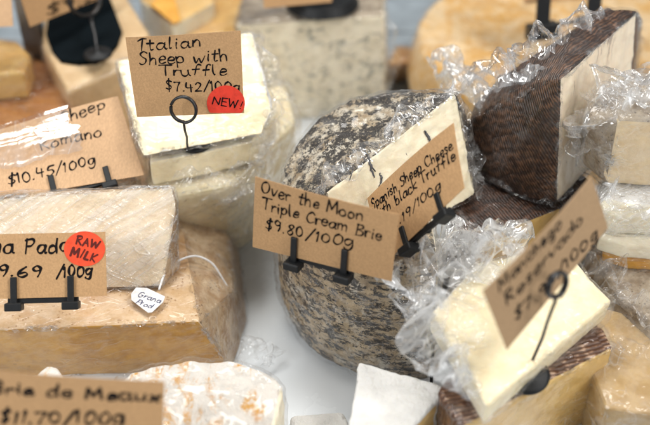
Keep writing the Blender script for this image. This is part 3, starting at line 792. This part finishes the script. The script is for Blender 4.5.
# ------------------------------------------------------------------ blue veined block
y0 = PZ(300,120,0).y
pts = [PY(240,108,y0), PY(386,119,y0+.004), PY(384,14,y0+.01), PY(236,24,y0+.0)]
bk = [p+V((.004,.075,-.004 if p.z > .05 else 0)) for p in pts]
for p in (pts[0],pts[1],bk[0],bk[1]): p.z = 0
bl = chunk('cheese_block', 'tall blue veined block with speckled cut face at the top centre', pts+bk, [((0,-1,0), .7), ((1,0,0),.7)], (M['greyrind'], M['blue']), film=M['film_soft'], seed=15, bevel=.003)
crumple(bl, [PY(236,104,y0-.006), PY(290,110,y0-.008), PY(350,112,y0-.008), PY(390,116,y0-.004)], .010, .004, 31, M['film'], n=70, m=18, amp=.005)
crumple(bl, [PY(388,112,y0+.004), PY(392,60,y0+.004), PY(386,10,y0+.008)], .006, .004, 32, M['film'], n=60, m=18, amp=.004)
bt = PY(322,5,y0+.022)
zb = max(p.z for p in pts)
bp = V((PY(322,8,y0+.03).x, y0+.03, zb+.003))
root = thing('round_sign_base', 'dark round sign base with a stem on top of the blue veined block', 'sign holder', bp, HG)
bm = bmesh.new(); bmesh.ops.create_cone(bm, cap_ends=True, segments=40, radius1=.031, radius2=.027, depth=.007, matrix=Matrix.Translation(bp+V((0,-.004,.003))))
link('base', bm, M['plastic'], root, smooth=False)
link('stem', tube_bm([bp+V((-.001,-.004,.004)), bp+V((0,0,.05))], .0022), M['plastic'], root)
card('plain kraft card edge above the blue veined block at the top', [(262,-50),(330,-48),(332,2),(264,8)], (298,-10,.80), [], aspect=1.4)

# steel tray under the far cheeses
bm = bmesh.new()
for i in range(5):
    y_a = .225+i*.075
    box_bm(V((.05, y_a+.036, .0035)), V((1,0,0)), V((0,1,0)), V((0,0,1)), 1.6, .072, .005, bm, bev=.0015)
struct('tray_floor', bm, mat_flat('grey_tray', (.30,.345,.38), .45, .4, 60))
card('out of focus pinkish card end in the top left corner', [(-60,-30),(8,-40),(13,26),(-55,30)], (-10,0,.74), [], mat='kraft_pale', aspect=1.2)
# small orange piece and golden wheel behind
pts = [PZ(388,86,.0), PZ(416,82,.0), PZ(420,60,0), PZ(392,60,0), PZ(388,64,.035), PZ(414,62,.035), PZ(412,48,.035), PZ(396,46,.035)]
chunk('cheese_piece', 'small orange brown piece standing on the counter between blue block and golden wheel', pts, [], (M['orange_rind'], M['ochre']), film=M['film'], seed=16, bevel=.004)
cx, cy = .205, .25
pts = arc(cx, cy, .128, 0, 345, 0, 40) + arc(cx, cy, .132, 0, 345, .03, 40) + arc(cx, cy, .124, 0, 345, .066, 40)
gw = chunk('round_cheese', 'big golden wheel of cheese under film at the top right background', pts, [], (M['golden'], M['ochre']), film=M['film_soft'], seed=17, bevel=.006, L=.007, amp=.0012, sc=.03)
# black clip stand far behind
kk = Card(); kk.n = V((0,-.94,.34)).normalized(); kk.ex = V((1,0,0)); kk.ey = kk.n.cross(kk.ex)*-1
if kk.ey.z < 0: kk.ey = -kk.ey
pl = PD(533,26,.80); pr = PD(600,16,.80)
e = (pr-pl); kk.c = [None, None, pr, pl]; kk.ex = e.normalized()
clip('blurred black clip stand behind the dark rinded wedge at the top right', kk, (.14,.90), plen=.034, pw=.011, fs=2.4)
tk = card('blurred back card cropped by the top edge above the dark rinded wedge', [(520,-62),(622,-70),(626,-4),(524,4)], (570,-20,.806), [], aspect=1.7)

# ------------------------------------------------------------------ speckled drum and the truffle wedge on it
cx, cy, r0 = .050, -.008, .080
def cl(L_): return [p for p in L_ if p.x < .066]
A_ = lambda r, z: [p if p.x < .066 else V((.066, p.y, p.z)) for p in arc(cx, cy, r, 0, 352, z, 44) if p.x < .066 or abs(p.y-cy) > .05]
side = math.sqrt(r0**2-.016**2)
pts = cl(arc(cx,cy,.076,0,352,0,44)+arc(cx,cy,r0+.001,0,352,.02,44)+arc(cx,cy,r0+.001,0,352,.075,44)+arc(cx,cy,r0-.004,0,352,.094,44))
pts += [V((.066, cy+s*(side-d), z)) for s in (1,-1) for d, z in ((.004,0),(-.001,.02),(-.001,.075),(.004,.094))]
sp0 = chunk('round_cheese', 'black and cream speckled drum of cheese standing on the white counter behind the brie card', pts, [((1,0,0), .95)], (M['speckle'], M['cream']),
      film=M['film_soft'], seed=18, bevel=.002, L=.0032, amp=.0009, sc=.008, film_off=.0015, film_amp=.0014)
A = PZ(327,193,.119); B = PZ(456,93,.150); C = PZ(474,196,.088)
n_ = (B-A).cross(C-A).normalized()
if n_.y > 0: n_ = -n_
D = PP(372,252,A,n_)
B2 = PP(449,88,A,n_)
pts = [A, B, C, D, PZ(281,196,.098), PZ(284,170,.106), PZ(300,140,.117), PZ(322,116,.127), PZ(350,100,.135), PZ(396,92,.138),
       PZ(300,215,.097), V((.10,.075,.096)), V((.02,.06,.0965)), V((-.02,.02,.0965)), PP(330,225,A,n_)]
sp1 = chunk('cheese_wedge', 'speckled rind wedge with cream cut face showing truffle veins behind the Spanish card', pts, [(n_, .97)], (M['speckle_top'], M['cream_truffle']), film_skip=lambda f: f.material_index == 1,
      seed=19, bevel=.0015, L=.0034, amp=.0009, film=M['film_soft'], film_off=.001, film_amp=.0012)
# truffle veins let into the cut face
bm = bmesh.new()
for path, wd in (([(365,150),(369,158),(371,167),(374,178)],.0009),([(380,173),(381,179),(379,187)],.0007),([(370,163),(376,171)],.0005),([(424,131),(427,134),(429,140),(431,146)],.0010),([(352,170),(350,180)],.0004),([(405,150),(408,158)],.0004),([(452,150),(455,163)],.0005)):
    Q = smooth_pl([tuple(PP(x,y,A,n_)+n_*.0001) for x, y in path], 5)
    Q = [V(q)+V((random.uniform(-1,1),random.uniform(-1,1),random.uniform(-.4,.4)))*.0006 for q in Q]
    m_ = len(Q); tube_bm(Q, [wd*(.35+.65*math.sin(math.pi*(i+.6)/(m_+.2))) for i in range(m_)], 6, bm=bm)
link('truffle_vein', bm, mat_flat('truffle', (.12,.12,.125), .6, .3, 500), sp1)
off = n_*.002
crumple(sp1, [PZ(318,192,.119), PZ(345,168,.127), PZ(385,138,.138), PZ(425,108,.148), PZ(452,90,.152)], .008, .0025, 41, M['film_crumple'], n=120, m=34, amp=.007)
crumple(sp1, [PZ(452,90,.152), PZ(466,120,.135), PZ(474,160,.110), PZ(480,200,.088)], .0055, .003, 42, M['film'], n=80, m=20, amp=.004)
sc_ = card('slanted kraft card reading Spanish Sheep Cheese with black Truffle, tucked behind the brie card',
     [(365,198),(450,122),(464,188),(384,264)], (415,195,.574),
     [('Spanish Sheep Cheese',(371,210),(452,149),9.5),('with black Truffle',(374,222),(455,159),10),('$1.19/100g',(390,233),(441,187),9)],
     aspect=1.6, pen=.0009, lims=dict(ylim=(-60,10)))
clip('black two-pronged clip stand at the foot of the slanted Spanish card', sc_, (.30,.74), plen=.014, pw=.0036, arm=(-.01,.05,-.012))
oc = card('Over the Moon Triple Cream Brie kraft card marked $9.80/100g before speckled drum',
     [(254,177.5),(398,216),(391.5,281.5),(252.5,247)], (325,232,.557),
     [('Over the Moon',(259.5,193),(363,221),11.5),('Triple Cream Brie',(262,209),(381,241.5),11),('$9.80',(265,229),(303,238),12),('/100g',(305,239),(353,247),11)],
     aspect=2.05, pen=.00095, lims=dict(ylim=(-30,40)))
clip('black two-pronged clip stand under the Over the Moon brie card', oc, (.31,.67), plen=.0175, arm=(0,.045,-.006))

# ------------------------------------------------------------------ dark woven rind wedges
WU = V((.58,-.55,.60)).normalized(); WV = V((.43,-.41,-.80)).normalized()
M['weave'] = weave('dark_woven_rind', WU, WV)
M['weave2'] = weave('dark_woven_rind_low', V((.9,.4,.1)), V((-.4,.9,.1)), f=480, cw=.006, lo=(.022,.010,.006), hi=(.15,.068,.036))
M['weave3'] = weave('red_brown_woven_rind', V((-.30,.95,.1)), V((.95,.30,0)), f=330, cw=.010, lo=(.09,.032,.014), hi=(.33,.16,.075), pale=.8)
f0 = PZ(556,203,.080); yf = f0.y
f1 = PY(560,78,yf+.002); g1 = PZ(637,11,f1.z+.002); g0 = g1 + (f0-f1)
pts = [f0, f1, g1, g0, PZ(468,165,.080), PZ(495,186,.080), PZ(530,199,.080), PZ(464,140,.095), PZ(469,122,.112), PZ(484,106,.126), PZ(512,91,.147), PZ(540,82,.163),
       PZ(476,102,.116), PZ(503,76,.143), PZ(530,58,.160), PZ(572,32,.175), PZ(606,8,f1.z+.003), PZ(480,120,.080), PZ(560,60,.080), PZ(640,40,.085)]
cutn = (g1-f1).cross(V((0,0,-1))).normalized()
if cutn.x < 0: cutn = -cutn
if cutn.y > 0: cutn = -cutn
dk = chunk('cheese_wedge', 'large dark woven rind wedge with pale truffle streaked cut face at upper right', pts, [(cutn, .93)], (M['weave'], M['truffle_cut']),
      seed=21, bevel=.0016, film_skip=lambda f: f.material_index == 1, L=.0036, amp=.0008, film=M['film_dark'], film_off=.0008, film_amp=.0012, inset=.0012)
crumple(dk, [PZ(440,74,.118), PZ(470,84,.128), PZ(505,70,.152), PZ(535,50,.168), PZ(565,30,.178), PZ(600,14,.181)], .011, .008, 51, M['film_crumple'], n=170, m=44, amp=.009)
crumple(dk, [PZ(430,66,.122), PZ(446,62,.126), PZ(458,84,.115), PZ(474,100,.113), PZ(488,100,.128)], .011, .008, 53, M['film_crumple'], n=90, m=36, amp=.010)
crumple(dk, [PZ(484,94,.128), PZ(512,84,.152), PZ(545,66,.171)], .010, .003, 56, M['film_crumple'], n=90, m=36, amp=.005)
crumple(dk, [PZ(466,160,.086), PZ(500,185,.083), PZ(535,200,.082), PZ(556,206,.082)], .003, .0015, 54, M['film'], n=80, m=16, amp=.002)
pts = prism([PZ(478,240,.076), PZ(560,208,.076), PZ(590,180,.077), PZ(540,140,.078), PZ(468,168,.078), PZ(452,200,.077), PZ(455,226,.077)], 0, -.02)
lw = chunk('cheese_wedge', 'smaller dark woven wedge with amber cut edge directly beneath the large dark one', pts, [((.4,-.9,0), .93)], (M['weave2'], M['straw']),
      seed=22, bevel=.0015, amp=.0006, film=M['film_dark'])
crumple(lw, [PZ(450,190,.079), PZ(456,210,.079), PZ(470,232,.079), PZ(482,242,.078)], .006, .003, 55, M['film'], n=60, m=24, amp=.005)

# ------------------------------------------------------------------ right edge: stack of wrapped cheeses
def lump(name, label, px, z0, z1, mats, seed, film, cuts=[((0,-1,0),.6)], bev=.006, slump=-.08, **kw):
    top = [PZ(x,y,z1) for x, y in px]
    c = sum(top, V())/len(top)
    pts = [V((p.x, p.y, z1-.35*(z1-z0))) for p in top] + [V((p.x+(c.x-p.x)*.14, p.y+(c.y-p.y)*.14, z1)) for p in top] + [V((p.x+(p.x-c.x)*slump, p.y+(p.y-c.y)*slump, z0)) for p in top]
    return chunk(name, label, pts, cuts, mats, seed=seed, film=film, bevel=bev, **kw)
r0_ = lump('cheese_wedge', 'grey brown rinded wedge under film at the bottom of the right hand stack', [(586,250),(612,300),(660,340),(720,300),(700,200),(600,205)], 0, .056, (M['greyrind'], M['greyrind']), 31, M['film_dark'], bev=.003, film_amp=.0016)
lump('cheese_slice', 'thin orange edged wrapped slice, lowest of the thin ones at the right edge', [(604,250),(630,258),(720,264),(720,215),(606,220)], .0565, .066, (M['orange'], M['orange']), 32, M['film_soft'], bev=.0015, slump=0)
lump('cheese_slice', 'cream wrapped slice lying directly on the orange edged one', [(600,231),(628,239),(720,245),(720,200),(606,204)], .0665, .082, (M['cream'], M['cream']), 42, M['film_soft'], bev=.0018, slump=0)
r2 = lump('cheese_slice', 'whitish film wrapped slice directly beneath the domed cheese at the right edge', [(598,200),(622,207),(720,212),(720,160),(604,170)], .083, .104, (M['white'], M['cream']), 33, M['film_busy'], bev=.002, slump=0)
tp = [PZ(588,118,.150), PZ(616,119,.155), PZ(720,124,.155), PZ(720,70,.163), PZ(640,72,.163), PZ(600,86,.158)]
bt_ = [PZ(582,164,.105), PZ(604,184,.105), PZ(720,192,.105), PZ(720,120,.105), PZ(620,120,.105), PZ(588,134,.105)]
r3 = chunk('cheese_piece', 'domed straw coloured cheese with grey rind atop the right hand stack', tp+bt_, [((.05,-1,.15),.9)], (M['greyrind'], M['ochre_pale']), seed=34, film=M['film'], film_amp=.0016, film_off=.0015, bevel=.003)
crumple(r3, [PZ(580,150,.122), PZ(592,110,.152), PZ(624,84,.167), PZ(668,76,.170)], .018, .005, 61, M['film_crumple'], n=120, m=50, amp=.009, lam=(.04,.007), soft=.3)
crumple(r3, [PZ(600,98,.163), PZ(626,98,.164), PZ(664,98,.164)], .014, .003, 65, M['film_sheet'], n=90, m=44, amp=.006, lam=(.05,.0095), soft=.4)
crumple(r2, [PZ(600,192,.108), PZ(626,204,.106), PZ(668,212,.105)], .009, .004, 62, M['film_sheet'], n=80, m=30, amp=.007, lam=(.04,.007), soft=.3)
crumple(r0_, [PZ(590,236,.062), PZ(602,264,.062), PZ(626,298,.060), PZ(660,324,.058)], .012, .004, 63, M['film'], n=90, m=34, amp=.008)

# ------------------------------------------------------------------ lower right
# amber wedge wrapped at the right corner
pts = prism([PZ(572,322,.046), PZ(606,408,.044), PZ(720,424,.044), PZ(720,338,.048), PZ(648,322,.048), PZ(600,306,.048)], 0, .0)
rw = chunk('cheese_block', 'tan wrapped block with straw cut side at the lower right corner', pts, [((0,0,1), .8), ((0,-1,0), .5)], (M['tanpaste'], M['tanpaste']), seed=35, film=M['film_wide'], bevel=.003, film_amp=.0010)
crumple(rw, [PZ(582,332,.051), PZ(606,342,.051), PZ(640,350,.051), PZ(668,356,.051)], .008, .003, 64, M['film'], n=60, m=20, amp=.005)
# red-brown woven wedge
zt = .060
pts = prism([PZ(462,428,zt), PZ(613,348,zt), PZ(603,328,zt), PZ(582,314,zt), PZ(540,300,zt), PZ(470,338,zt), PZ(438,392,zt)], 0, -.02)
a_, b_ = PZ(462,428,zt), PZ(613,348,zt); wn = (b_-a_).cross(V((0,0,1))).normalized()
if wn.y > 0: wn = -wn
chunk('cheese_wedge', 'wedge with red brown woven rind top and amber cut front beneath the tilted pale slab', pts, [(wn, .95), ((.95,-.3,0), .95)], (M['weave3'], M['straw']), seed=36, bevel=.0018, L=.004, film=M['film_soft'])
# pale slab tilted on top
zt = .085
q = [PZ(487,407,.080), PZ(612,301,.083), PZ(560,244,.092), PZ(478,262,.094), PZ(432,312,.090)]
pts = q + [p+V((0,.004,-.018)) for p in q]
sl = chunk('cheese_slab', 'pale ivory triangular slab wrapped in bunched film under the blurred tilted card', pts, [((0,0,1), .6), ((.7,-.7,0), .5)], (M['cream'], M['ivory']), seed=37, bevel=.0025,
      film=M['film_soft'], film_off=.001, film_amp=.0012)
SH = dict(lam=(.050,.0095), soft=.4)
crumple(sl, [PZ(388,285,.080), PZ(408,276,.092), PZ(440,262,.100), PZ(478,250,.102), PZ(522,238,.098)], .015, .007, 71, M['film_sheet'], n=150, m=60, amp=.0105, **SH)
crumple(sl, [PZ(436,238,.088), PZ(456,240,.094), PZ(488,242,.098), PZ(524,242,.097)], .015, .006, 72, M['film_sheet'], n=120, m=50, amp=.009, **SH)
crumple(sl, [PZ(418,262,.086), PZ(450,264,.095), PZ(486,256,.099), PZ(512,248,.098)], .020, .003, 75, M['film_sheet'], n=120, m=60, amp=.006, **SH)
crumple(sl, [PZ(406,288,.086), PZ(420,314,.091), PZ(434,340,.090), PZ(450,368,.087), PZ(476,400,.081)], .014, .005, 73, M['film_sheet'], n=140, m=56, amp=.008, **SH)
crumple(sl, [PZ(436,262,.094), PZ(448,290,.097), PZ(456,318,.094), PZ(462,350,.089)], .018, .0015, 77, M['film'], n=110, m=60, amp=.004, **SH)
crumple(sl, [PZ(424,300,.080), PZ(428,340,.05), PZ(432,372,.03)], .008, .004, 74, M['film'], n=60, m=26, amp=.006)
rcard = card('blurred kraft card tilted steeply in a wire ring in front of the pale slab',
     [(485,292),(595,177),(608,228),(507,350)], (546,262,.492),
     [('Manchego',(500,293),(562,226),10),('Reservado',(506,308),(584,222),10),('$7.99/100g',(515,323),(598,236),10)], mat='kraft_dull', aspect=2.1, pen=.0012, lims=dict(ylim=(-60,60)))
rp = PZ(527,375,.0655)
ring_stand('black wire ring stand with round base holding the blurred tilted card', PD(557,285,.487), .0066, rcard.n, rp, .0125, V((-.1,-.25,1)).normalized(), wire=.0010)
# little black disc in the gap
dp = PZ(430,337,.06)
root = thing('round_sign_base', 'tiny black round base peeking out between speckled drum and bunched film', 'sign holder', dp, HG)
bm = bmesh.new(); bmesh.ops.create_cone(bm, cap_ends=True, segments=24, radius1=.0055, radius2=.005, depth=.004, matrix=Matrix.Translation(dp))
link('base', bm, M['plastic'], root, smooth=False)
link('stem', tube_bm([dp+V((.002,0,0)), dp+V((.004,.002,-.055))], .001), M['plastic'], root)

# white brie wedge at the bottom
zt = .055
q = [PZ(359,361,zt), PZ(443,386,zt), PZ(438,400,zt), PZ(380,462,zt), PZ(342,470,zt)]
pts = prism(q, .012, 0)
e_ = q[3]-q[2]; cn = e_.cross(V((0,0,1))).normalized()
if cn.y > 0: cn = -cn
chunk('cheese_wedge', 'white bloomy brie wedge with amber cut side at the bottom centre', pts, [(cn, .9)], (M['white'], M['ochre']), seed=38, bevel=.0016, L=.0035, inset=.002, amp=.0009)
lump('cheese_piece', 'pinkish white low piece lying on the counter left of the white brie wedge', [(290,412),(345,408),(365,470),(280,470)], 0, .012, (M['white'], M['white']), 39, None, bev=.003)
# orange-white brie at lower left
cx, cy, r_ = -.118, -.165, .083
zt = .052
top = [PZ(x,y,zt) for x, y in ((118,378),(150,366),(190,359.5),(225,360),(255,366),(276,374),(284,386),(272,440),(110,480),(90,400))]
bot_ = [V((p.x, p.y, .004)) for p in top]
mid = [V((p.x, p.y, .03)) for p in [PZ(292,392,.03), PZ(286,378,.03)]]
chunk('round_cheese', 'white brie with orange mottled bloom at the lower left behind the Brie card', top+bot_, [((1,-.2,0),.93)], (M['bloom'], M['cream']), seed=40, bevel=.004, L=.0035, amp=.0016, sc=.02, film=M['film_soft'])
lump('cheese_piece', 'small pale tip of cheese poking up behind the Brie de Meaux card', [(32,374),(46,362),(58,364),(70,380),(70,410),(30,410)], 0, .05, (M['bloom'], M['bloom']), 41, None, bev=.003)
card('blurred kraft card reading Brie de Meaux $11.70/100g at the bottom left corner', [(-22,371),(164,383),(162,462),(-20,452)], (70,410,.478),
     [('Brie de Meaux',(-12,394),(159,402),12),('$11.70/100g',(-2,423),(124,424),14)], aspect=2.2, pen=.00125, name='price_card', lims=dict(ylim=(-20,20)))

# loose ball of film on the counter
bp = PZ(260,356,.0)
root = thing('film_scrap', 'crumpled scrap of clear film on the white counter beside the orange mottled brie', 'film scrap', bp)
s_ = crumple(root, [PZ(246,362,.006), PZ(256,352,.012), PZ(268,350,.010), PZ(276,360,.005)], .009, .008, 81, M['film'], n=60, m=30, amp=.010)
s_.name = 'crumpled_sheet'


# ------------------------------------------------------------------ light
w = bpy.data.worlds.new('World'); S.world = w; w.use_nodes = True
w.node_tree.nodes['Background'].inputs[0].default_value = (.93,.96,1.0,1)
w.node_tree.nodes['Background'].inputs[1].default_value = .15
def area(name, loc, tgt, sx, sy, power, col):
    l = bpy.data.lights.new(name, 'AREA'); l.shape = 'RECTANGLE'; l.size = sx; l.size_y = sy; l.energy = power; l.color = col
    o = bpy.data.objects.new(name, l); COL.objects.link(o); o.location = loc
    o.rotation_euler = (Vector(tgt)-Vector(loc)).to_track_quat('-Z', 'Y').to_euler()
area('ceiling_lamp', (-.25,.45,1.35), (0,.05,.05), .8, .35, 16.5, (1,.98,.94))
area('ceiling_lamp', (.70,-.10,1.25), (.05,.05,.05), .5, .25, 10.8, (1,.97,.93))
area('window_light', (-1.0,-.9,1.0), (0,0,.08), .7, .6, 14.5, (.96,.98,1))
area('window_light', (1.05,-.75,.85), (.05,.0,.08), .4, .5, 7.5, (1,.98,.96))
S.view_settings.view_transform = 'Standard'; S.view_settings.look = 'None'; S.view_settings.gamma = 1; S.view_settings.exposure = -.08
S.render.engine = 'CYCLES'
S.cycles.transparent_max_bounces = 24; S.cycles.max_bounces = 10; S.cycles.use_denoising = True
S.cycles.sample_clamp_indirect = 4
